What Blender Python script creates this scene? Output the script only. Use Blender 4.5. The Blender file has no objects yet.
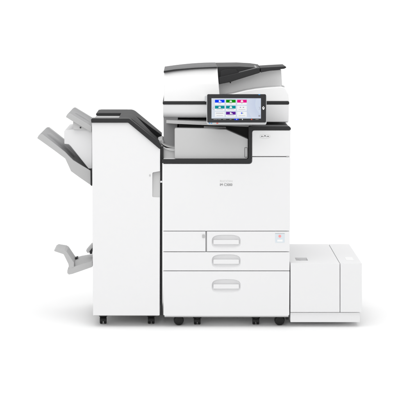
import bpy, bmesh, math, random
from mathutils import Vector
random.seed(4)
S = bpy.context.scene
C = S.collection
R = math.radians

# ---------------------------------------------------------------- camera
F = 1636.0                      # focal length in photo pixels
PITCH = math.atan(210.0 / F)
CAM = Vector((0, -7.5, 1.563))
cd = bpy.data.cameras.new('camera'); cam = bpy.data.objects.new('camera', cd); C.objects.link(cam)
cam.location = CAM; cam.rotation_euler = (R(90) - PITCH, 0, 0)
cd.sensor_width = 36; cd.lens = 36 * F / 400; cd.shift_x = 18 / 400
cd.clip_start = .1; cd.clip_end = 200
S.camera = cam

# ---------------------------------------------------------------- world and lamps (white studio sweep)
W = bpy.data.worlds.new('World'); S.world = W; W.use_nodes = True
bg = W.node_tree.nodes['Background']
bg.inputs[0].default_value = (1, 1, 1, 1); bg.inputs[1].default_value = 0.70

def area(name, loc, target, sx, sy, power, col=(1, 1, 1)):
    l = bpy.data.lights.new(name, 'AREA'); l.shape = 'RECTANGLE'; l.size = sx; l.size_y = sy
    l.energy = power; l.color = col
    o = bpy.data.objects.new(name, l); C.objects.link(o); o.location = loc
    o.rotation_euler = (Vector(target) - Vector(loc)).to_track_quat('-Z', 'Y').to_euler()
    return o
area('top_softbox', (-.2, -1.6, 4.2), (0, -.3, 0), 5, 4, 98)
area('front_softbox', (-1.2, -6.5, 2.9), (0, 0, .6), 4, 2.4, 92)
area('backdrop_fill', (0, 2.6, 5.2), (0, 6.8, 1.8), 9, 1.5, 190)  # added fill light, unseen, to bring the sweep up to pure white
S.view_settings.view_transform = 'Standard'; S.view_settings.look = 'None'
S.view_settings.exposure = 0; S.view_settings.gamma = 1
S.render.engine = 'CYCLES'
S.cycles.max_bounces = 10; S.cycles.diffuse_bounces = 6

# ---------------------------------------------------------------- helpers
def at(px, py, Y):
    """world point on the plane y=Y that the photo shows at pixel px,py (used to take real measurements off the photo)"""
    u = (px - 182) / F; v = (200 - py) / F
    s, c = math.sin(PITCH), math.cos(PITCH)
    d = Vector((u, c + v * s, -s + v * c))
    return CAM + d * ((Y - CAM.y) / d.y)
def X(px, py, Y=0): return at(px, py, Y).x
def Z(py, Y=0): return at(182, py, Y).z

def mat(name, col, rough=.5, spec=.5, metal=0, emit=None, es=1.0, grain=0.0, gs=900, var=0.0, coat=0.0):
    m = bpy.data.materials.new(name); m.use_nodes = True
    nt = m.node_tree; b = nt.nodes['Principled BSDF']
    b.inputs['Base Color'].default_value = (*col, 1); b.inputs['Roughness'].default_value = rough
    b.inputs['Specular IOR Level'].default_value = spec; b.inputs['Metallic'].default_value = metal
    b.inputs['Coat Weight'].default_value = coat
    if emit:
        b.inputs['Emission Color'].default_value = (*emit, 1); b.inputs['Emission Strength'].default_value = es
    if grain or var:
        tc = nt.nodes.new('ShaderNodeTexCoord')
    if grain:
        n = nt.nodes.new('ShaderNodeTexNoise'); n.inputs['Scale'].default_value = gs; n.inputs['Detail'].default_value = 2
        bp = nt.nodes.new('ShaderNodeBump'); bp.inputs['Strength'].default_value = grain; bp.inputs['Distance'].default_value = .0006
        nt.links.new(tc.outputs['Object'], n.inputs['Vector']); nt.links.new(n.outputs['Fac'], bp.inputs['Height'])
        nt.links.new(bp.outputs['Normal'], b.inputs['Normal'])
    if var:
        n2 = nt.nodes.new('ShaderNodeTexNoise'); n2.inputs['Scale'].default_value = 7; n2.inputs['Detail'].default_value = 4
        mr = nt.nodes.new('ShaderNodeMapRange')
        mr.inputs['To Min'].default_value = rough - var; mr.inputs['To Max'].default_value = rough + var
        nt.links.new(tc.outputs['Object'], n2.inputs['Vector']); nt.links.new(n2.outputs['Fac'], mr.inputs['Value'])
        nt.links.new(mr.outputs['Result'], b.inputs['Roughness'])
    return m
M = dict(
    white=mat('white_plastic', (.745, .745, .75), .48, .35, grain=.25, var=.06),
    white2=mat('bright_white_plastic', (.81, .81, .81), .42, .4, grain=.2, var=.05),
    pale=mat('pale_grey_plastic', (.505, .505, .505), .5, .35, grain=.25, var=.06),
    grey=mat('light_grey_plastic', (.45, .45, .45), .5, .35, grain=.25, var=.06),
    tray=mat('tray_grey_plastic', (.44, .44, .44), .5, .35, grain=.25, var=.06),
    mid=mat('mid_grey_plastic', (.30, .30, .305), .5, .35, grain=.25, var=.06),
    lid=mat('slate_plastic', (.135, .135, .138), .55, .2, grain=.25, var=.06),
    dark=mat('charcoal_plastic', (.026, .026, .027), .5, .2, grain=.25, var=.06),
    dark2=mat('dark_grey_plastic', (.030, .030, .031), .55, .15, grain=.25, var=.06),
    black=mat('black_plastic', (.008, .008, .008), .5, .3),
    rubber=mat('black_rubber', (.010, .010, .010), .55, .3),
    steel=mat('grey_steel', (.35, .35, .35), .35, .5, 1),
    gloss=mat('glossy_black_bezel', (.014, .014, .016), .25, .22),
    silver=mat('silver_trim', (.55, .56, .57), .35, .5),
    ink=mat('grey_ink', (.09, .09, .09), .6),
    faint=mat('faint_ink', (.60, .60, .59), .6),
    sticker=mat('blue_grey_sticker', (.62, .68, .72), .4),
    red=mat('red_ink', (.85, .30, .29), .5),
)
def glow(name, c, s=.9): return mat(name, (.0, .0, .0), .25, .04, emit=c, es=s)

def set_tags(o, label=None, cat=None, group=None, kind=None):
    if label: o['label'] = label
    if cat: o['category'] = cat
    if group: o['group'] = group
    if kind: o['kind'] = kind
def empty(name, loc):
    o = bpy.data.objects.new(name, None); o.location = loc; o.empty_display_size = .1; C.objects.link(o); return o
def origin_of(p):
    v = Vector((0, 0, 0))
    while p is not None: v += Vector(p.location); p = p.parent
    return v
def link(name, bm, m, parent=None, bevel=0, seg=3, ang=30, label=None):
    o_ = origin_of(parent)
    bmesh.ops.remove_doubles(bm, verts=bm.verts, dist=1e-6)
    bmesh.ops.recalc_face_normals(bm, faces=bm.faces)
    for v in bm.verts: v.co -= o_
    for f in bm.faces: f.smooth = True
    if not bevel:
        for e in bm.edges:
            if len(e.link_faces) == 2 and e.calc_face_angle(0) > R(32): e.smooth = False
    me = bpy.data.meshes.new(name); bm.to_mesh(me); bm.free(); me.materials.append(m)
    o = bpy.data.objects.new(name, me); C.objects.link(o); o.parent = parent
    if bevel:
        b = o.modifiers.new('bevel', 'BEVEL'); b.width = bevel; b.segments = seg
        b.limit_method = 'ANGLE'; b.angle_limit = R(ang); b.harden_normals = True
    if label: o['label'] = label
    return o
def rp(pts, n=6):
    """round the corners of a polygon: each point (x, y) or (x, y, radius)"""
    out = []; N = len(pts)
    for i, p in enumerate(pts):
        r = p[2] if len(p) > 2 else 0
        P = Vector(p[:2]); A = Vector(pts[i - 1][:2]); B = Vector(pts[(i + 1) % N][:2])
        if not r: out.append(tuple(P)); continue
        a = (A - P); b = (B - P); th = a.angle(b)
        d = min(r / math.tan(th / 2), a.length * .49, b.length * .49)
        s = P + a.normalized() * d; e = P + b.normalized() * d
        for k in range(n + 1):
            t = k / n; out.append(tuple((1 - t) ** 2 * s + 2 * t * (1 - t) * P + t * t * e))
    return out
def prism_bm(poly, Y0, Y1, ref=None, bm=None):
    bm = bm or bmesh.new(); ref = Y0 if ref is None else ref
    P = [at(x, y, ref) for x, y in rp(poly)]
    f = [bm.verts.new((p.x, Y0, p.z)) for p in P]; b = [bm.verts.new((p.x, Y1, p.z)) for p in P]
    bm.faces.new(f); bm.faces.new(b[::-1])
    n = len(P)
    for i in range(n): bm.faces.new((f[i], b[i], b[(i + 1) % n], f[(i + 1) % n]))
    return bm
def prism(name, poly, Y0, Y1, m, parent, bevel=.0025, ref=None, **k):
    return link(name, prism_bm(poly, Y0, Y1, ref), m, parent, bevel, **k)
def rect(x0, y0, x1, y1, r=0): return [(x0, y0, r), (x1, y0, r), (x1, y1, r), (x0, y1, r)]
def loft_bm(secs, bm=None, caps=True):
    bm = bm or bmesh.new(); rows = [[bm.verts.new(p) for p in s] for s in secs]; n = len(secs[0])
    for a, b in zip(rows, rows[1:]):
        for i in range(n): bm.faces.new((a[i], a[(i + 1) % n], b[(i + 1) % n], b[i]))
    if caps: bm.faces.new(rows[0]); bm.faces.new(rows[-1][::-1])
    return bm
def slab_bm(top, th, bm=None):
    """polygon of world points thickened downwards/inwards by vector th"""
    bm = bm or bmesh.new(); th = Vector(th)
    f = [bm.verts.new(p) for p in top]; b = [bm.verts.new(Vector(p) + th) for p in top]; n = len(top)
    bm.faces.new(f); bm.faces.new(b[::-1])
    for i in range(n): bm.faces.new((f[i], b[i], b[(i + 1) % n], f[(i + 1) % n]))
    return bm
def cyl_bm(c, r, h, axis='Y', n=32, bm=None, prof=None):
    """solid of revolution along an axis; prof = [(t along axis, radius)]"""
    prof = prof or [(-h / 2, r), (h / 2, r)]; secs = []
    for t, rr in prof:
        s = []
        for k in range(n):
            a = 2 * math.pi * k / n; u, v = rr * math.cos(a), rr * math.sin(a)
            s.append(Vector(c) + Vector({'X': (t, u, v), 'Y': (u, t, v), 'Z': (u, v, t)}[axis]))
        secs.append(s)
    return loft_bm(secs, bm)
def text(name, body, x0, x1, yb, Y, m, parent, bold=0.0, stretch=None):
    """lettering laid on a front face, spanning pixel columns x0..x1 with its baseline at yb"""
    cu = bpy.data.curves.new(name, 'FONT'); cu.body = body; cu.size = .02; cu.offset = bold; cu.extrude = .0002
    t = bpy.data.objects.new(name + '_tmp', cu); C.objects.link(t)
    dg = bpy.context.evaluated_depsgraph_get(); me = bpy.data.meshes.new_from_object(t.evaluated_get(dg))
    bpy.data.objects.remove(t)
    xs = [v.co.x for v in me.vertices]; a, b = at(x0, yb, Y), at(x1, yb, Y); k = (b.x - a.x) / (max(xs) - min(xs))
    ky = k * (stretch or 1); mn = min(xs); o_ = origin_of(parent)
    for v in me.vertices:
        v.co = Vector((a.x + (v.co.x - mn) * k, Y - v.co.z, a.z + v.co.y * ky)) - o_
    me.materials.clear(); me.materials.append(m)
    o = bpy.data.objects.new(name, me); C.objects.link(o); o.parent = parent; return o

# ---------------------------------------------------------------- setting: one seamless white sweep
sec = []
prof = [(-14, 0), (5.0, 0)] + [(5.0 + 2.2 * math.sin(R(a)), 2.2 - 2.2 * math.cos(R(a))) for a in range(6, 91, 6)] + [(7.2, 7)]
bm = bmesh.new(); rows = [[bm.verts.new((sx, y, z)) for y, z in prof] for sx in (-12, 12)]
for i in range(len(prof) - 1): bm.faces.new((rows[0][i], rows[1][i], rows[1][i + 1], rows[0][i + 1]))
fl = link('floor', bm, mat('white_sweep', (.92, .92, .92), .7, .2), None)
set_tags(fl, kind='structure')

# ================================================================= PRINTER
pr = empty('office_printer', (X(226, 320), .3, 0))
set_tags(pr, 'tall white multifunction office copier with colour touchscreen, dark trim and stacked paper drawers', 'copier')
PD = .62; PT = .019                                    # cabinet depth, thickness of the front panels
# --- cabinet behind the front panels
bm = prism_bm(rect(163.2, 159, 289.4, 316.2), PT + .002, PD, 0)
prism_bm(rect(251.6, 130, 289.8, 158.8), PT + .002, PD, 0, bm)
cab = link('cabinet', bm, M['white'], pr, .003)
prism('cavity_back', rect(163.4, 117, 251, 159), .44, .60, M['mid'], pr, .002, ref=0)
prism('dock_gap_shade', [(160.3, 149), (163.3, 146), (163.3, 160), (162.3, 161), (162.3, 316), (160.3, 316)], .020, .038, M['dark'], pr, .001, ref=0)  # dark strip standing in for the shade in the gap beside the finisher
prism('docking_catch', rect(160.3, 181.2, 162.2, 182.8), .005, .028, M['white'], pr, .001, ref=0)
# --- front door and covers
prism('front_door', [(163.1, 163.9, .8), (252.2, 163.9, 3.4), (252.2, 157.1, .4), (290.2, 157.1, .6), (289.8, 230.87, .5), (163.1, 230.87, .5)], 0, PT, M['white'], pr, .002)
prism('upper_cover', [(252.2, 130.4, 2.4), (290.5, 130.4, .8), (290.2, 156.2, .4), (252.2, 156.2, .4)], 0, PT, M['white'], pr, .002)
prism('door_latch', rect(286.3, 155.9, 288.7, 156.9, .3), -.001, .01, M['grey'], pr, .0005)
# --- dark trim: strip over the door, upright, ledge
prism('trim_frame', [(161.9, 159.4), (248.6, 159.4, 2.4), (248.6, 130, 0), (248.6, 126.4, 3.0), (289.2, 126.4, 1.2), (290.9, 128.0, .8), (290.7, 130.0, .5),
     (253.4, 130.0, 1.5), (251.7, 131.8, 1.2), (251.5, 163.2, 3.2), (161.9, 163.2, .4)], -.003, PT + .02, M['dark'], pr, .0015, ref=0)
prism('ledge', [(249, 126.8, 2), (288.8, 126.8, 1.5), (290.5, 128.6, .8), (290.4, 129.6, 0), (249, 129.6)], PT + .0203, .5, M['lid'], pr, .004, ref=0)
# --- output cavity
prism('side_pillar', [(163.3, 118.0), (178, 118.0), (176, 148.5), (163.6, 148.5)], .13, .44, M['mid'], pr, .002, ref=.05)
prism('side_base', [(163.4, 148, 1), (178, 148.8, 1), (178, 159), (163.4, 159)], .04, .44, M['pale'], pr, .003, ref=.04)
def guide(name, pts, y0, y1, th, m):
    bm = bmesh.new(); secs = []
    for (x, y) in pts:
        a = at(x, y, y0); b = Vector((a.x, y1, a.z)); t = Vector((0, 0, -th)); secs.append([a, b, b + t, a + t])
    return link(name, loft_bm(secs, bm), m, pr, .0006)
curve = lambda a, b, c, n=8: [((1 - t) ** 2 * a[0] + 2 * t * (1 - t) * b[0] + t * t * c[0], (1 - t) ** 2 * a[1] + 2 * t * (1 - t) * b[1] + t * t * c[1]) for t in [k / n for k in range(n + 1)]]
guide('paper_guide', curve((161.2, 142.0), (165, 147), (176, 147.4)), .05, .34, .004, M['grey'])
guide('paper_guide', curve((161.5, 145.2), (166, 150), (176, 150.4)), .03, .2, .004, M['pale'])
prism('joining_plate', [(157.5, 141), (162.2, 139.5, 1), (163.6, 141), (163.6, 146), (160.6, 147.5)], .1, .3, M['grey'], pr, .002, ref=.1)
prism('cavity_roof', [(166.2, 120.7), (252, 124.2), (252, 127.0), (178, 124.0), (166.2, 123.2)], .06, .5, M['grey'], pr, .001, ref=.06)
prism('roof_recess_shade', rect(167.2, 117, 252, 122.5), .22, .40, M['dark2'], pr, .001, ref=.2)  # solid dark block in place of the recess's own shade
prism('feed_slot_shade', [(178.8, 124.6), (203.5, 125.4), (203.5, 128), (198, 129.4), (178.8, 129.4)], .10, .2, M['black'], pr, .001, ref=.1)  # black block painted as the dark of an open slot
prism('slot_cover', [(203.8, 126.0), (226, 126.6), (226, 131), (203.8, 131)], .09, .2, M['pale'], pr, .001, ref=.1)
prism('panel_arm_base', [(221, 125.0), (251, 126.6), (251, 141), (246, 138.6), (230, 131)], .095, .22, M['black'], pr, .002, ref=.1)
bu = prism('bridge_unit', [(174.6, 128.6, 1.6), (226, 129.3, 3), (248.0, 139.0, .8), (248.0, 158.9, 2.2), (174.6, 158.9, 1.6)], .014, .085, M['pale'], pr, .004)
# a small outlined latch in its corner
def ring_bm(outer, inner, Y0, Y1, ref):
    bm = bmesh.new(); o = rp(outer); i = rp(inner); n = len(o)
    L = []
    for pts, Y in ((o, Y0), (i, Y0), (i, Y1), (o, Y1)):
        L.append([bm.verts.new((at(x, y, ref).x, Y, at(x, y, ref).z)) for x, y in pts])
    for a in range(4):
        A, B = L[a], L[(a + 1) % 4]
        for k in range(n): bm.faces.new((A[k], A[(k + 1) % n], B[(k + 1) % n], B[k]))
    return bm
link('latch', ring_bm(rect(244.5, 147.4, 247.4, 157.4, .8), rect(244.9, 147.8, 247.1, 157.0, .7), .0125, .016, .0135), M['ink'], bu)

# --- drawers
def bake(o, cut):
    b = o.modifiers.new('cut', 'BOOLEAN'); b.object = cut; b.operation = 'DIFFERENCE'; b.solver = 'EXACT'
    dg = bpy.context.evaluated_depsgraph_get(); me = bpy.data.meshes.new_from_object(o.evaluated_get(dg))
    if len(me.polygons) < 60:                              # the exact solver gave up: use the fast one
        bpy.data.meshes.remove(me); b.solver = 'FAST'
        dg = bpy.context.evaluated_depsgraph_get(); me = bpy.data.meshes.new_from_object(o.evaluated_get(dg))
    o.modifiers.clear(); o.data = me; bpy.data.objects.remove(cut)
    for p in me.polygons: p.use_smooth = True
    b2 = bmesh.new(); b2.from_mesh(me)
    for e in b2.edges:
        if len(e.link_faces) == 2: e.smooth = e.calc_face_angle(0) < R(28)
    b2.to_mesh(me); b2.free()
    wn = o.modifiers.new('normals', 'WEIGHTED_NORMAL'); wn.keep_sharp = True; wn.weight = 100
def pill(cx, cy, w, h, e=3.2, n=48):
    out = []
    for k in range(n):
        a = 2 * math.pi * k / n; c, s = math.cos(a), math.sin(a)
        out.append((cx + w / 2 * math.copysign(abs(c) ** (2 / e), c), cy + h / 2 * math.copysign(abs(s) ** (2 / e), s)))
    return out
def scoop(cx, cy, w, h, depth):
    secs = []
    for y, s in ((-.01, 1.0), (0.0, 1.0), (.0015, .985), (depth * .35, .95), (depth * .7, .86), (depth * .92, .72), (depth, .5)):
        sec_ = []
        for x, z in pill(cx, cy - h * (1 - s) * .46, w - h * (1 - s), h * s):
            p = at(x, z, 0); sec_.append(Vector((p.x, y, p.z)))
        secs.append(sec_)
    return link('cutter', loft_bm(secs), M['white'], None)
def drawer(label, poly, hy, hx=226.2):
    d = prism('paper_drawer', poly, 0, PT, M['white'], pr, .0018, label=label)
    # the cutter works in world space: the drawer's own parent offset must be known
    bpy.context.view_layer.update()
    bake(d, scoop(hx, hy, 29.0, 14.4, .0155))
    h = prism('handle', rect(hx - 12.8, hy - 2.0, hx + 12.8, hy + 2.4, .6), .0012, .0150, M['white'], d, .0015)
    return d
prism('side_panel', [(163.1, 231.45, .4), (205.5, 231.45, .3), (205.5, 251.5, .3), (163.1, 251.5, .4)], 0, PT, M['white'], pr, .0018, label='plain panel left of the top paper drawer')
prism('release_tab', rect(202.2, 234.6, 204.8, 237.8, .6), -.004, .002, M['grey'], pr, .001)
d1 = drawer('top paper drawer with a small blue sticker', [(206.9, 231.45, .3), (289.7, 231.45, .4), (289.7, 251.5, .4), (206.9, 251.5, .3)], 242.0)
d2 = drawer('shallow second paper drawer', [(163.1, 252.15, .4), (289.7, 252.15, .4), (289.6, 270.6, .4), (163.1, 270.6, .4)], 261.6)
d3 = drawer('deep bottom paper drawer', [(163.1, 271.25, .4), (289.6, 271.25, .4), (289.3, 316.0, 2.4), (163.6, 316.0, 2.4)], 286.4)
prism('base_lip', rect(164.5, 315.9, 288.6, 317.6), .012, .05, M['pale'], pr, .001, ref=0)
# sticker
st = prism('sticker', rect(275.2, 233.2, 284.6, 242.6, .2), -.0008, .0005, M['sticker'], d1, 0)
prism('sticker_rim', rect(275.2, 233.2, 284.6, 233.7), -.0012, -.0006, M['grey'], d1, 0)
link('sticker_dot', cyl_bm(at(279.8, 236.2, -.001), .0063, .0008), M['red'], d1)
prism('sticker_print', rect(277.2, 239.6, 282.6, 241.6, .2), -.0012, -.0006, M['white2'], d1, 0)
# --- writing
text('brand_lettering', 'RICOH', 220, 232.3, 182.2, -.0004, M['faint'], pr, .0002, .72)
text('model_lettering', 'IM C3000', 220, 232.3, 185.9, -.0004, M['ink'], pr, 0, 1.12)
link('logo', ring_bm(pill(265.0, 136.4, 10.8, 4.4, 2.4), pill(265.0, 136.4, 10.2, 3.8, 2.4), -.0006, .0004, 0), M['faint'], pr)
bm = bmesh.new()
for cx, w in ((265.0, 2.6), (262.0, 1.8), (268.0, 1.8)):
    arc = [(cx - w / 2 + w * k / 8, 137.0 - (1.3 if w > 2 else .8) * math.sin(math.pi * k / 8)) for k in range(9)]
    for (xa, ya), (xb, yb) in zip(arc, arc[1:]):
        prism_bm([(xa, ya - .4), (xb, yb - .4), (xb, yb + .25), (xa, ya + .25)], -.0006, .0004, 0, bm)
link('logo_mark', bm, M['ink'], pr)

# --- scanner bed
SF, SB = .10, .62
def xloft(name, xs, secf, m, bevel=.002, **k):
    secs = []
    for x in xs:
        secs.append([Vector((X(x, 100, SF), Y, Z(py, SF))) for py, Y in secf(x)])
    return link(name, loft_bm(secs), m, pr, bevel, **k)
def bed(x):
    return [(104.4, SF), (112, SF), (114.3, SF + .003), (116.2, SF + .011), (117.6, SF + .024), (118.4, SF + .045), (118.4, SB), (104.4, SB)]
sc = xloft('scanner_bed', (163.2, 288.8), bed, M['white'], .002, ang=40)
prism('scanner_support', [(240, 104.6), (288.9, 104.6), (288.6, 122.0, .8), (240, 122.0)], .097, SB, M['white'], pr, .003, ref=.097)
prism('support_foot', rect(283.4, 121.6, 287.6, 122.4), .10, .2, M['dark'], pr, .0006)
prism('seam_stripe', rect(162.7, 101.6, 289.2, 104.3, .5), SF - .004, SB, M['dark'], pr, .002, ref=SF)
# --- document feeder: left cover
def ftop(x):
    t = (x - 163.8) / 53.2
    return 71.9 - 4.4 * (1 - (1 - min(t, 1)) ** 1.9)
def cover_sec(x):
    a = ftop(x)
    return [(101.4, SF), (94.5, SF), (84.5, SF + .004), (84.0, SF + .0045), (a + 3, SF + .022), (a + .9, SF + .030), (a, SF + .042), (a, SB - .03), (101.4, SB - .03)]
xs = [163.9 + (217.4 - 163.9) * k / 12 for k in range(13)]
secs = []
for i, x in enumerate(xs):
    s = []
    for py, Y in cover_sec(x):
        xx = x + (2.6 * (py - 67) / 34 if i == len(xs) - 1 else 0)      # the right edge leans outward towards the base
        s.append(Vector((X(xx, 100, SF), Y, Z(py, SF))))
    secs.append(s)
fc = link('feeder_cover', loft_bm(secs), M['white2'], pr, .0025, ang=45)
secs = []
for x in xs:
    a = ftop(x); xx = x + (-.2 if x == xs[0] else .1)
    s = [(a + 1.0, SF + .016), (a - .05, SF + .018), (a - .55, SF + .028), (a - .55, SB - .04), (a + .3, SB - .02), (a + 1.0, SB - .02)]
    secs.append([Vector((X(xx, 100, SF), Y, Z(py, SF))) for py, Y in s])
ld = link('feeder_lid', loft_bm(secs), M['lid'], pr, .003, ang=50)
prism('lid_edge', [(163.7, 71.1, .3), (175, 69.4), (195, 67.8), (217, 66.9), (217, 67.8), (195, 68.7), (175, 70.6), (163.7, 72.9, .3)], SF + .010, SF + .03, M['dark'], pr, .0008, ref=SF)
# --- document feeder: base, back wall, feed mechanism, document tray
prism('platen_cover', [(218.6, 101.4), (218.6, 96.4), (234, 93.6), (246, 90.6), (256, 88.9), (268, 87.6), (281, 86.8, 1), (284.6, 87.6, 1.5), (286.5, 91.2, 2), (288.4, 94.6, 2), (288.8, 101.4)],
      SF, SB - .02, M['white2'], pr, .004, ang=25)
prism('feeder_back', [(217, 97), (282.8, 92), (281.2, 69.6), (262, 71.0), (217, 74.0)], .21, .34, M['white2'], pr, .003, ref=.21)
prism('feed_housing', [(217.3, 67.2), (240, 66.9), (254, 67.7), (263, 69.0), (256, 71.6), (238, 76.0), (219, 80)], SF + .045, SB - .04, M['dark'], pr, .003, ref=SF)
prism('feed_hatch', [(220.5, 71.6, 1), (226, 69.6, 1), (236.5, 69.6, 1), (239, 73, 1), (239, 76), (220.5, 80)], SF + .034, SF + .046, M['dark2'], pr, .0015, ref=SF)
dt = prism('document_tray', [(219, 84.6), (230, 82.4), (244, 78.0), (260.2, 73.0), (260.2, 67.9), (256, 68.6), (237, 73.4), (219, 77.4)], SF + .02, .36, M['dark'], pr, .003, ref=SF)
prism('tray_surface', [(239, 72.6), (257.5, 67.6), (257.5, 68.6), (239, 73.4)], SF + .04, .33, M['mid'], dt, .0005, ref=SF)
prism('tray_extension', [(260.8, 72.8), (273, 70.4), (284.6, 69.0, .8), (286.8, 67.8, .8), (286.0, 66.6, .8), (272, 67.3), (260.8, 68.0)], SF + .022, .35, M['dark2'], dt, .004, ref=SF)
prism('hinge_pin', rect(229.8, 82.0, 231.2, 83.4, .4), SF + .015, SF + .03, M['black'], dt, .0005, ref=SF)
prism('hinge_tab', [(283.0, 86.6), (285.2, 86.9), (285.2, 88.2), (283.0, 88.0)], SF + .05, SF + .1, M['grey'], pr, .0008, ref=SF)
prism('side_wing', [(205, 96.0, .8), (207.4, 96.0), (207.4, 101.6), (205, 101.6, .5)], SF - .03, SF - .002, M['silver'], pr, .0015, ref=SF - .03)

# --- control panel (leans back)
def yp(py, d=0): return -.105 + (123.8 - py) * .0011 + d
def pprism_bm(poly, d0, d1, bm=None):
    bm = bm or bmesh.new(); P = [at(x, y, yp(y)) for x, y in rp(poly)]
    nrm = Vector((0, 1, -.24)).normalized()
    f = [bm.verts.new(p + nrm * d0) for p in P]; b = [bm.verts.new(p + nrm * d1) for p in P]; n = len(P)
    bm.faces.new(f); bm.faces.new(b[::-1])
    for i in range(n): bm.faces.new((f[i], b[i], b[(i + 1) % n], f[(i + 1) % n]))
    return bm
def pp(name, poly, d0, d1, m, parent, bevel=0, **k): return link(name, pprism_bm(poly, d0, d1), m, parent, bevel, **k)
cp = pp('control_panel', rect(206.6, 94.6, 266.6, 123.9, 1.6), .003, .026, M['silver'], pr, .002)
pp('bezel', rect(207.2, 94.2, 266.0, 122.4, 1.4), -.002, .0028, M['gloss'], cp, .0012)
# display with a pale blue wallpaper of two faint arcs
dm = bpy.data.materials.new('display'); dm.use_nodes = True; nt = dm.node_tree; b = nt.nodes['Principled BSDF']
b.inputs['Base Color'].default_value = (0, 0, 0, 1); b.inputs['Roughness'].default_value = .25; b.inputs['Specular IOR Level'].default_value = .15
g = nt.nodes.new('ShaderNodeNewGeometry'); ctr = at(268, 104, yp(104))
vd = nt.nodes.new('ShaderNodeVectorMath'); vd.operation = 'DISTANCE'; vd.inputs[1].default_value = ctr
cr = nt.nodes.new('ShaderNodeValToRGB'); mr = nt.nodes.new('ShaderNodeMapRange'); mr.inputs['From Max'].default_value = .26
nt.links.new(g.outputs['Position'], vd.inputs[0]); nt.links.new(vd.outputs['Value'], mr.inputs['Value']); nt.links.new(mr.outputs['Result'], cr.inputs['Fac'])
e = cr.color_ramp.elements; e[0].position = 0; e[0].color = (.60, .68, .84, 1); e[1].position = 1; e[1].color = (.72, .77, .86, 1)
for p_, c_ in ((.22, (.66, .73, .86, 1)), (.225, (.60, .67, .83, 1)), (.37, (.68, .74, .87, 1)), (.375, (.62, .69, .84, 1)), (.45, (.70, .76, .88, 1)), (.455, (.66, .73, .86, 1))):
    n_ = e.new(p_); n_.color = c_
nt.links.new(cr.outputs['Color'], b.inputs['Emission Color']); b.inputs['Emission Strength'].default_value = .92
sn = pp('screen', rect(211.5, 98.4, 260.9, 118.6), -.0032, -.0018, dm, cp)
tile = dict(blue=glow('tile_blue', (.0, .045, 1.0)), green=glow('tile_green', (.0, .29, .0)), pink=glow('tile_pink', (.86, .004, .28)),
            teal=glow('tile_teal', (0, .30, .34)), purple=glow('tile_purple', (.12, .012, .33)), white=glow('tile_white', (.97, .98, 1.0)),
            line=glow('tile_text', (.42, .42, .47)), hot=glow('tile_glyph', (1, 1, 1)), nav=glow('nav_dark', (.03, .03, .035)), red=glow('nav_red', (.9, .12, .08)), sky=glow('lamp_blue', (.05, .35, .8)))
cols = (214.9, 226.0, 237.1); rws = (99.9, 105.9, 111.9)
scheme = [['blue', 'green', 'pink'], ['teal', 'teal', None], [None, 'purple', None]]
for r_ in range(3):
    for c_ in range(3):
        x0, y0 = cols[c_], rws[r_]; k = scheme[r_][c_]
        t = pp('app_tile', rect(x0, y0, x0 + 9.6, y0 + 5.0, .3), -.0042, -.0033, tile['white'], cp)
        bm = bmesh.new()
        if k:
            pp('tile_header', rect(x0, y0, x0 + 9.6, y0 + 2.9), -.005, -.0043, tile[k], cp)
            q = [[(3.9, .6), (5.0, .6), (5.5, 1.1), (5.5, 2.3), (3.9, 2.3)], [(3.8, .9), (5.6, .9), (6.0, 2.2), (3.5, 2.2)], [(3.6, 1.1), (4.1, 1.1), (4.1, .5), (5.5, .5), (5.5, 1.1), (6.0, 1.1), (6.0, 2.3), (3.6, 2.3)]][(r_ + c_) % 3]
            g1 = pprism_bm([(x0 + u, y0 + v) for u, v in q], -.0058, -.0051)
            pprism_bm([(x0 + 5.7, y0 + 1.5), (x0 + 6.5, y0 + 1.5), (x0 + 6.5, y0 + 2.4), (x0 + 5.7, y0 + 2.4)], -.0058, -.0051, g1) if (r_ + c_) % 3 == 0 else None
            link('tile_glyph', g1, tile['hot'], cp)
            bm = bmesh.new()
            a = x0 + (3.5, 3.3, 4.0)[c_] - (1.9 if r_ else 0); e_ = x0 + 9.6 - (a - x0)
            while a < e_ - .3:
                wd = random.uniform(.35, 1.1); wd = min(wd, e_ - a); pprism_bm(rect(a, y0 + 3.65, a + wd, y0 + 4.05), -.005, -.0043, bm); a += wd + .22
            link('tile_caption', bm, tile['line'], cp)
        else:
            a = x0 + 1.5; e_ = x0 + 8.1
            while a < e_ - .3:
                wd = random.uniform(.35, 1.2); wd = min(wd, e_ - a); pprism_bm(rect(a, y0 + 3.65, a + wd, y0 + 4.05), -.005, -.0043, bm); a += wd + .22
            if r_ == 1:
                for q in (0, 2): pprism_bm(rect(x0 + 2.6 + q * 1.5, y0 + 1.2, x0 + 4.0 + q * 1.5, y0 + 2.1, .4), -.005, -.0043, bm)
            elif c_ == 0:
                pprism_bm(rect(x0 + 1.0, y0 + 1.2, x0 + 8.4, y0 + 1.7), -.005, -.0043, bm)
            link('tile_caption', bm, tile['line'], cp)
            if r_ == 2 and c_ == 2:
                pp('tile_glyph', [(x0 + 3.6, y0 + 1.4), (x0 + 4.8, y0 + .5), (x0 + 5.2, y0 + 1.6), (x0 + 4.6, y0 + 2.3)], -.006, -.0051, tile['blue'], cp)
                pp('tile_glyph', [(x0 + 5.2, y0 + 1.0), (x0 + 6.2, y0 + 1.4), (x0 + 5.6, y0 + 2.2)], -.006, -.0051, tile['green'], cp)
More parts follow.
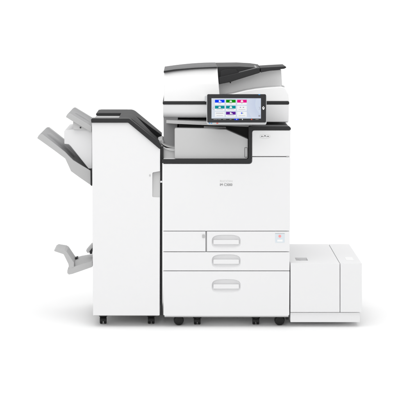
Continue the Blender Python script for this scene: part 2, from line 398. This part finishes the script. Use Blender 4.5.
# arrows, bottom bar, menu button, lamps
def arrow(x, s):
    bm = bmesh.new()
    pprism_bm([(x, 108.4), (x + s * 1.1, 106.9), (x + s * 1.4, 107.1), (x + s * .35, 108.4), (x + s * 1.4, 109.7), (x + s * 1.1, 109.9)], -.0042, -.0033, bm)
    link('screen_arrow', bm, tile['line'], cp)
arrow(212.4, 1); arrow(260.2, -1)
pp('screen_corner', rect(258.4, 115.2, 260.2, 116.8), -.0042, -.0033, tile['line'], cp)
pp('nav_home', rect(234.4, 118.9, 238.6, 120.1, .4), -.003, -.0021, tile['blue'], cp)
pp('nav_home_glyph', rect(236.2, 119.1, 237.0, 119.8, .2), -.0038, -.0031, tile['hot'], cp)
pp('nav_dot', rect(242.0, 119.0, 242.8, 120.0, .3), -.003, -.0021, tile['hot'], cp)
pp('nav_stop', rect(251.0, 119.0, 252.2, 120.0, .4), -.003, -.0021, tile['red'], cp)
for xa, xb in ((213.5, 217.5), (218, 221), (223, 226), (229.5, 231.5), (255.5, 258.5)):
    pp('nav_caption', rect(xa, 119.3, xb, 119.8), -.003, -.0021, mat('nav_grey', (.2, .2, .2), .5), cp)
link('menu_button', (lambda bm: bm)(pprism_bm([(263.4, 106.2, .3), (264.7, 107.8, .5), (263.9, 109.8, .3), (262.9, 109.8, .3), (262.1, 107.8, .5)], -.0028, -.0021)), mat('menu_white', (.75, .75, .75), .5), cp)
pp('menu_centre', rect(263.0, 107.4, 263.8, 108.3, .2), -.0034, -.0029, M['gloss'], cp)
pp('status_lamp', rect(258.4, 94.4, 260.2, 95.0, .2), -.003, -.0021, tile['sky'], cp)
for xa, k in ((209.0, 'sky'), (211.0, 'sky'), (216.4, 'red')):
    pp('indicator_lamp', rect(xa, 122.75, xa + (1.1 if k == 'sky' else 1.9), 123.5, .2), .0018, .0032, tile[k], cp)
# the arm that carries the panel
prism('panel_arm', [(214, 117, 1), (252, 117, 1), (252, 124.5, 1), (214, 123.6, 1)], -.055, .14, M['dark2'], pr, .003, ref=-.05)

# --- casters
def make_caster(px, base_py, Y, parent, w=.032, r=.0165, scale=1.0):
    """twin-wheel caster seen head on: hood, fork stem and two wheels"""
    p = at(px, base_py, Y); c = bpy.data.objects.new('caster', None)
    top = p.z
    x, y = p.x, Y
    secs = []
    rr = r * 1.28
    bm = bmesh.new(); n = 14; secs = []
    for sx, q in ((-.98, .82), (-.9, .95), (-.5, 1.0), (.5, 1.0), (.9, .95), (.98, .82)):
        s = []
        for k in range(n + 1):
            a = math.pi * k / n - .05
            s.append(Vector((x + sx * w / 2, y - rr * q * math.cos(a), r + rr * q * math.sin(a))))
        secs.append(s)
    loft_bm(secs, bm)
    cyl_bm((x, y + .004, r + rr * .9 + .008), .009, .03, 'Z', 16, bm)
    cyl_bm((x, y + .004, top - .002), .02, .006, 'Z', 20, bm)
    h = link('caster', bm, M['black'], parent)
    for s_ in (-1, 1):
        wv = w * .40
        link('wheel', cyl_bm((x + s_ * w * .29, y, r), r, wv, 'X', 28, None, [(-wv / 2, r * .82), (-wv / 2 + .002, r * .96), (-wv / 4, r), (wv / 4, r), (wv / 2 - .002, r * .96), (wv / 2, r * .82)]), M['rubber'], h)
    link('axle', cyl_bm((x, y, r), r * .35, w * .25, 'X', 16), M['steel'], h)
    return h
def make_round_foot(px, Y, parent, r=.024):
    """large single roller wheel turned to show its flat side"""
    p = at(px, 317, Y)
    h = link('roller_wheel', cyl_bm((p.x, Y, r), r, .03, 'Y', 40, None, [(-.017, r * .70), (-.0155, r * .84), (-.010, r * .97), (-.002, r), (.010, r), (.015, r * .9)]), M['rubber'], parent)
    link('hub', cyl_bm((p.x, Y, r), .008, .037, 'Y', 20), M['black'], h)
    bm = bmesh.new()
    slab_bm([Vector((p.x - .023, Y - .02, .0485)), Vector((p.x + .023, Y - .02, .0485)), Vector((p.x + .023, Y + .025, .0485)), Vector((p.x - .023, Y + .025, .0485))], (0, 0, -.006), bm)
    link('bracket', bm, M['black'], h)
    return h
make_caster(197.2, 317, .075, pr); make_caster(255.8, 317, .075, pr)
make_round_foot(178.8, .06, pr); make_round_foot(279.5, .06, pr)
make_caster(167.4, 316, .30, pr)
make_caster(172, 295.5, .55, pr); make_caster(276, 295.5, .55, pr)
prism('levelling_foot', rect(286.0, 317.4, 288.4, 319.6, .4), .04, .07, M['black'], pr, .001)

# ================================================================= FINISHER
FB = .60; fy = 0.0
fi = empty('finisher', (X(126, 320), .3, 0))
set_tags(fi, 'white finisher cabinet with a sloping charcoal top and grey output trays on its left side', 'paper finisher')
SLX0, SLY0, SLX1, SLY1 = 130.2, 122.4, 160.2, 148.4
body = prism('cabinet', [(91.9, 122.2, .5), (128.4, 122.2, 2), (160.1, 149.4, .4), (159.6, 315.6, .6), (93.0, 315.6, .6)], .004, FB, M['white'], fi, .0025, ref=0)
# recessed grip at the right edge of the door
bm = bmesh.new()
prism_bm([(152.3, 172.6, 1.6), (161.2, 171.0), (161.2, 197.6), (152.3, 197.2, 1.2)], -.02, .03, 0, bm)
cut = link('cutter', bm, M['white'], None, .004)
bpy.context.view_layer.update(); bake(body, cut)
# sloping grip surface inside it: deeper at the top
g0 = [at(152.1, 172.3, 0), at(160.05, 171.6, 0), at(159.95, 197.6, 0), at(152.1, 197.6, 0)]
dep = [.024, .025, .008, .007]
link('door_grip', slab_bm([Vector((p.x, d, p.z)) for p, d in zip(g0, dep)], (0, .006, 0)), M['pale'], fi)
prism('door_lock', rect(149.2, 174.4, 150.6, 176.4, .5), .002, .006, M['pale'], fi, .0004)
prism('base_lip', rect(94.0, 315.5, 158.6, 316.6), .02, .5, M['grey'], fi, .001, ref=0)
# hood: front trim band
prism('hood_band', [(91.0, 119.4, .8), (92.2, 118.5, .6), (129.2, 118.5, 2.5), (158.9, 142.4, 1), (160.6, 146.2, .8), (160.2, 149.0, .6), (128.2, 122.6, 2.5), (91.4, 122.6, .6)],
      -.006, .055, M['dark'], fi, .0025, ref=0)
# hood plate: flat shoulder bending into the slope, with a long wedge-shaped slot
def hp(px, Y):                       # point on the hood's surface above front pixel column px at depth Y
    k = (142.6 - 118.6) / (159.2 - 130); w = 3.2; d = px - 130
    py = 118.6 + (0 if d < -w else k * d if d > w else k * (d + w) ** 2 / (4 * w))
    p = at(px, py, 0); return Vector((p.x, Y, p.z))
def strip(name, pxs, ya, yb, m, t=.016):
    secs = []
    for px in pxs:
        a, b = hp(px, ya(px)), hp(px, yb(px)); n = Vector((0, 0, -t)); secs.append([a, b, b + n, a + n])
    return link(name, loft_bm(secs), m, fi)
def lerp(x, x0, y0, x1, y1): return y0 + (y1 - y0) * min(1, max(0, (x - x0) / (x1 - x0)))
near = [118.5, 121, 124] + [126.5 + .6 * k for k in range(13)] + [136, 140, 145, 150, 155, 158.8]
far = [122.5, 124.5] + [126.5 + .6 * k for k in range(13)] + [136, 140, 145, 150, 155, 158, 160.3]
strip('hood_plate', near, lambda x: .0555, lambda x: lerp(x, 133.8, .35, 158.8, .10), M['dark2'])
strip('hood_rail', far, lambda x: lerp(x, 133.8, .3502, 159.8, .44), lambda x: .58, M['dark2'], .020)
dn = Vector((0, 0, -.021))
link('hood_slot_shade', slab_bm([hp(133, .08) + dn, hp(160, .08) + dn, hp(160, .56) + dn, hp(133, .56) + dn], (0, 0, -.004)), M['black'], fi)  # black sheet just below the plates gives the slot's deep shade by colour
# raised lid at the back, recess in front of it
prism('hood_lid', [(96.0, 113.4, .7), (99, 113.0), (126, 113.0), (126, 115.2), (97, 115.2), (96.0, 114.8, .4)], .35, .59, M['dark2'], fi, .004, ref=.35)
prism('hood_lid_edge', [(96.0, 113.6, .6), (124.5, 113.6), (122.5, 115.25), (96.2, 115.25, .5)], .343, .352, M['dark'], fi, .0008, ref=.35)
prism('recess_wall', [(97.0, 115.3), (122, 115.3), (122, 119.6), (97.0, 119.6)], .356, .58, M['grey'], fi, .001, ref=.356)
link('recess_floor', slab_bm([Vector((X(92.2,122), .0555, Z(121.6))), Vector((X(128,122), .0555, Z(121.6))), Vector((X(128,122), .355, Z(121.6))), Vector((X(92.2,122), .355, Z(121.6)))], (0, 0, -.0015)), M['grey'], fi)
prism('recess_notch', [(118.7, 117.4), (120.8, 116.8), (120.8, 117.9), (118.7, 117.9)], .33, .355, M['black'], fi, 0, ref=.35)

# trays on the left side
def tray(name, top, bot, Y0, Y1, m, lip=.012, dip=.006, parent=None):
    secs = []; lin = []
    for i, (a, b) in enumerate(zip(top, bot)):
        p, q = at(*a, Y0), at(*b, Y0)
        dz = Vector((0, 0, -dip * (0 if i < 3 else 1)))
        lin.append([Vector((p.x, y, p.z + .0006 + (dz.z if 0 < j < 3 else 0))) for j, y in enumerate((Y0 + .010, Y0 + .024, Y1 - .024, Y1 - .010))])
        secs.append([Vector((q.x, Y0, q.z)), Vector((p.x, Y0, p.z)), Vector((p.x, Y0 + lip, p.z)), Vector((p.x, Y0 + lip + .012, p.z)) + dz,
                     Vector((p.x, Y1 - lip - .012, p.z)) + dz, Vector((p.x, Y1 - lip, p.z)), Vector((p.x, Y1, p.z)), Vector((q.x, Y1, q.z))])
    o = link(name, loft_bm(secs), m, parent or fi, .0015, ang=40)
    bm = bmesh.new(); L = []
    lin = lin[1:]
    for l in lin: L.append([bm.verts.new(v) for v in l] + [bm.verts.new(v - Vector((0, 0, .0012))) for v in reversed(l)])
    for a, b in zip(L, L[1:]):
        for k in range(8): bm.faces.new((a[k], a[(k + 1) % 8], b[(k + 1) % 8], b[k]))
    bm.faces.new(L[0]); bm.faces.new(L[-1][::-1])
    link('tray_surface', bm, M['mid'], o)
    return o
ut = tray('upper_tray', [(66.0, 116.7), (66.9, 114.9), (68.4, 113.7), (70.2, 113.5), (80, 119.4), (91.4, 126.3)],
     [(66.0, 117.2), (67.0, 117.7), (68.6, 118.7), (70.6, 120.0), (80, 125.6), (91.4, 132.5)], .10, .50, M['tray'])
prism('tray_bracket', [(73.0, 121.4), (73.0, 129.6), (91.8, 130.4), (91.8, 129)], .115, .46, M['pale'], fi, .002, ref=.11)
link('bracket_screw', cyl_bm(at(80.5, 127.6, .112), .0035, .003), M['dark'], fi)
def rib(tr, pts, Y0, Y1, m, hgt=.005):
    secs = []
    for i, (x, y) in enumerate(pts):
        p = at(x, y, .1); k = 0.0 if i in (0, len(pts) - 1) else 1
        z0 = p.z - .0075; z1 = p.z - .006 + hgt * k
        secs.append([Vector((p.x, Y0, z0)), Vector((p.x, Y0 + .008, z1)), Vector((p.x, Y1 - .008, z1)), Vector((p.x, Y1, z0))])
    link('tray_rib', loft_bm(secs), m, tr)
rib(ut, [(71.5, 114.3), (74, 115.8), (82, 120.6), (90, 125.4)], .27, .33, M['mid'])
lt = tray('stacking_tray', [(37.4, 137.7), (38.4, 135.8), (40.2, 134.4), (42.6, 134.3), (54, 143.2), (65, 152.0), (69, 156.2), (73, 160.2), (80, 164.6), (91.4, 171.3)],
     [(37.4, 138.4), (38.6, 139.2), (40.6, 140.6), (43.4, 142.6), (54, 150.2), (65.2, 158.6), (68.2, 165.0), (71.0, 171.2), (79.5, 177.4), (91.4, 185.6)], .10, .50, M['tray'], dip=.008)
rib(lt, [(44.5, 135.8), (47, 137.8), (60, 148.0), (72, 159.0)], .25, .36, M['mid'])
prism('tray_mount', [(90.4, 169.5), (91.9, 170.2), (91.9, 186.2), (90.6, 185.2)], .095, .5, M['dark2'], fi, .001, ref=.095)
prism('tray_elevator', [(64.2, 130.6, 1.2), (74, 129.0), (92, 127.6), (92, 168.8), (88.6, 168.8), (70.6, 146.2, 2), (68.6, 144.4, 1.5), (64.2, 144.0, .8)], .14, .50, M['white'], fi, .003, ref=.14)
# booklet tray low on the side
bt = prism('booklet_tray', [(54.0, 250.2, .5), (56.4, 248.9, .8), (64.4, 250.2, 1.5), (66.6, 251.6, 1), (74.0, 262.6), (74.0, 268), (69.0, 268.6), (68.4, 264.0, 1), (63.6, 254.3, 1.5), (54.4, 251.2, .4)],
           .10, .25, M['grey'], fi, .003, ref=.10)
secs = []
for x, ya, yb, yr in ((67.3, 270.3, 273.2, 268.8), (68.8, 268.6, 274.6, 265.8), (72.5, 267.2, 273.9, 262.6), (80, 264.8, 271.3, 260.6), (86, 263.0, 269.2, 259.6), (92.4, 261.2, 266.9, 258.8)):
    p, q, r2 = at(x, ya, .1), at(x, yb, .1), at(x, yr, .14)
    secs.append([q, p, Vector((p.x, .112, p.z - .001)), Vector((p.x, .14, r2.z)), Vector((p.x, .26, r2.z + .004)), Vector((p.x, .30, r2.z - .01)), Vector((q.x, .3, q.z))])
link('booklet_ramp', loft_bm(secs), M['grey'], bt, .0015, ang=35)
prism('booklet_stop', [(74.4, 258.2), (77.6, 257.2, .4), (77.8, 258.2, .3), (75, 259.6)], .2, .24, M['dark2'], bt, .0006, ref=.2)
prism('booklet_guide', [(86.0, 250.8, .5), (90.8, 245.2, .5), (92.4, 244.2), (92.4, 252.4), (89.4, 252.6, .6), (87.4, 253.0, .6)], .14, .2, M['grey'], bt, .002, ref=.14)
prism('booklet_slot', [(89.6, 251.2), (92.4, 247.6), (92.4, 253.6), (90.0, 253.8)], .13, .141, M['dark2'], bt, .0006, ref=.14)
make_caster(103.2, 315.2, .09, fi, r=.0165); make_caster(151.2, 315.2, .09, fi, r=.0165)
make_caster(106, 295.5, .52, fi, r=.0165); make_caster(150, 295.5, .52, fi, r=.0165)

# ================================================================= SIDE PAPER CABINET
LF, LB = .0, .585
ct = empty('paper_cabinet', (X(326, 322), .28, 0))
set_tags(ct, 'low plain white paper supply cabinet standing against the right side of the copier', 'paper cabinet')
prism('cabinet', rect(290.6, 270.4, 361.4, 311.6), .022, LB, M['white'], ct, .002, ref=0)
prism('front_panel', rect(290.5, 263.4, 339.75, 312.2, .3), LF, .020, M['white'], ct, .002)
prism('side_panel', rect(340.35, 263.4, 361.9, 312.2, .3), LF, .020, M['white'], ct, .002)
prism('plinth', rect(290.6, 313.0, 360.2, 322.6, .3), .010, LB - .02, M['white'], ct, .002, ref=0)
prism('foot', rect(294, 322.4, 298, 327.6), .22, .26, M['black'], ct, .001, ref=0)
prism('foot', rect(352, 322.4, 356, 327.6), .22, .26, M['black'], ct, .001, ref=0)
# lid in two pieces with a seam, grip hollow cut into the larger one
zt = Z(263.5); zb = Z(264.7)
def lidpiece(name, xa, xb):
    a, b = X(xa, 264), X(xb, 264)
    return link(name, slab_bm([Vector((a, .0205, zt)), Vector((b, .0205, zt)), Vector((b, LB + .004, zt)), Vector((a, LB + .004, zt))], (0, 0, -.030)), M['white'], ct, .0025)
tl = lidpiece('top_lid', 290.5, 339.8); tr_ = lidpiece('side_lid', 340.3, 362.0)
def topbox(x0, y0, x1, y1, z0, z1):
    """box whose footprint on the lid plane covers those photo pixels"""
    def on(px, py):
        u = (px - 182) / F; v = (200 - py) / F; s, c = math.sin(PITCH), math.cos(PITCH)
        d = Vector((u, c + v * s, -s + v * c)); return CAM + d * ((zt - CAM.z) / d.z)
    a, b, c2, d2 = on(x0, y1), on(x1, y1), on(x1, y0), on(x0, y0)
    xa, xb = a.x, b.x; ya, yb = a.y, d2.y
    return slab_bm([Vector((xa, ya, z1)), Vector((xb, ya, z1)), Vector((xb, yb, z1)), Vector((xa, yb, z1))], (0, 0, z0 - z1)), (xa, xb, ya, yb)
bm, fp = topbox(296.0, 257.6, 308.0, 260.6, zt - .028, zt + .02)
cut = link('cutter', bm, M['white'], None, .003); bpy.context.view_layer.update(); bake(tl, cut)
xa, xb, ya, yb = fp
link('lid_grip', slab_bm([Vector((xa, ya, zt - .002)), Vector((xb, ya, zt - .024)), Vector((xb, yb, zt - .024)), Vector((xa, yb, zt - .002))], (0, 0, -.003)), M['grey'], tl)  # grey instead of the lid's white, so the hollow's shade is in the colour
bm, fp = topbox(346.4, 257.2, 354.0, 260.4, zt - .0005, zt + .0012)
link('label_plate', bm, M['white2'], tr_, 0)
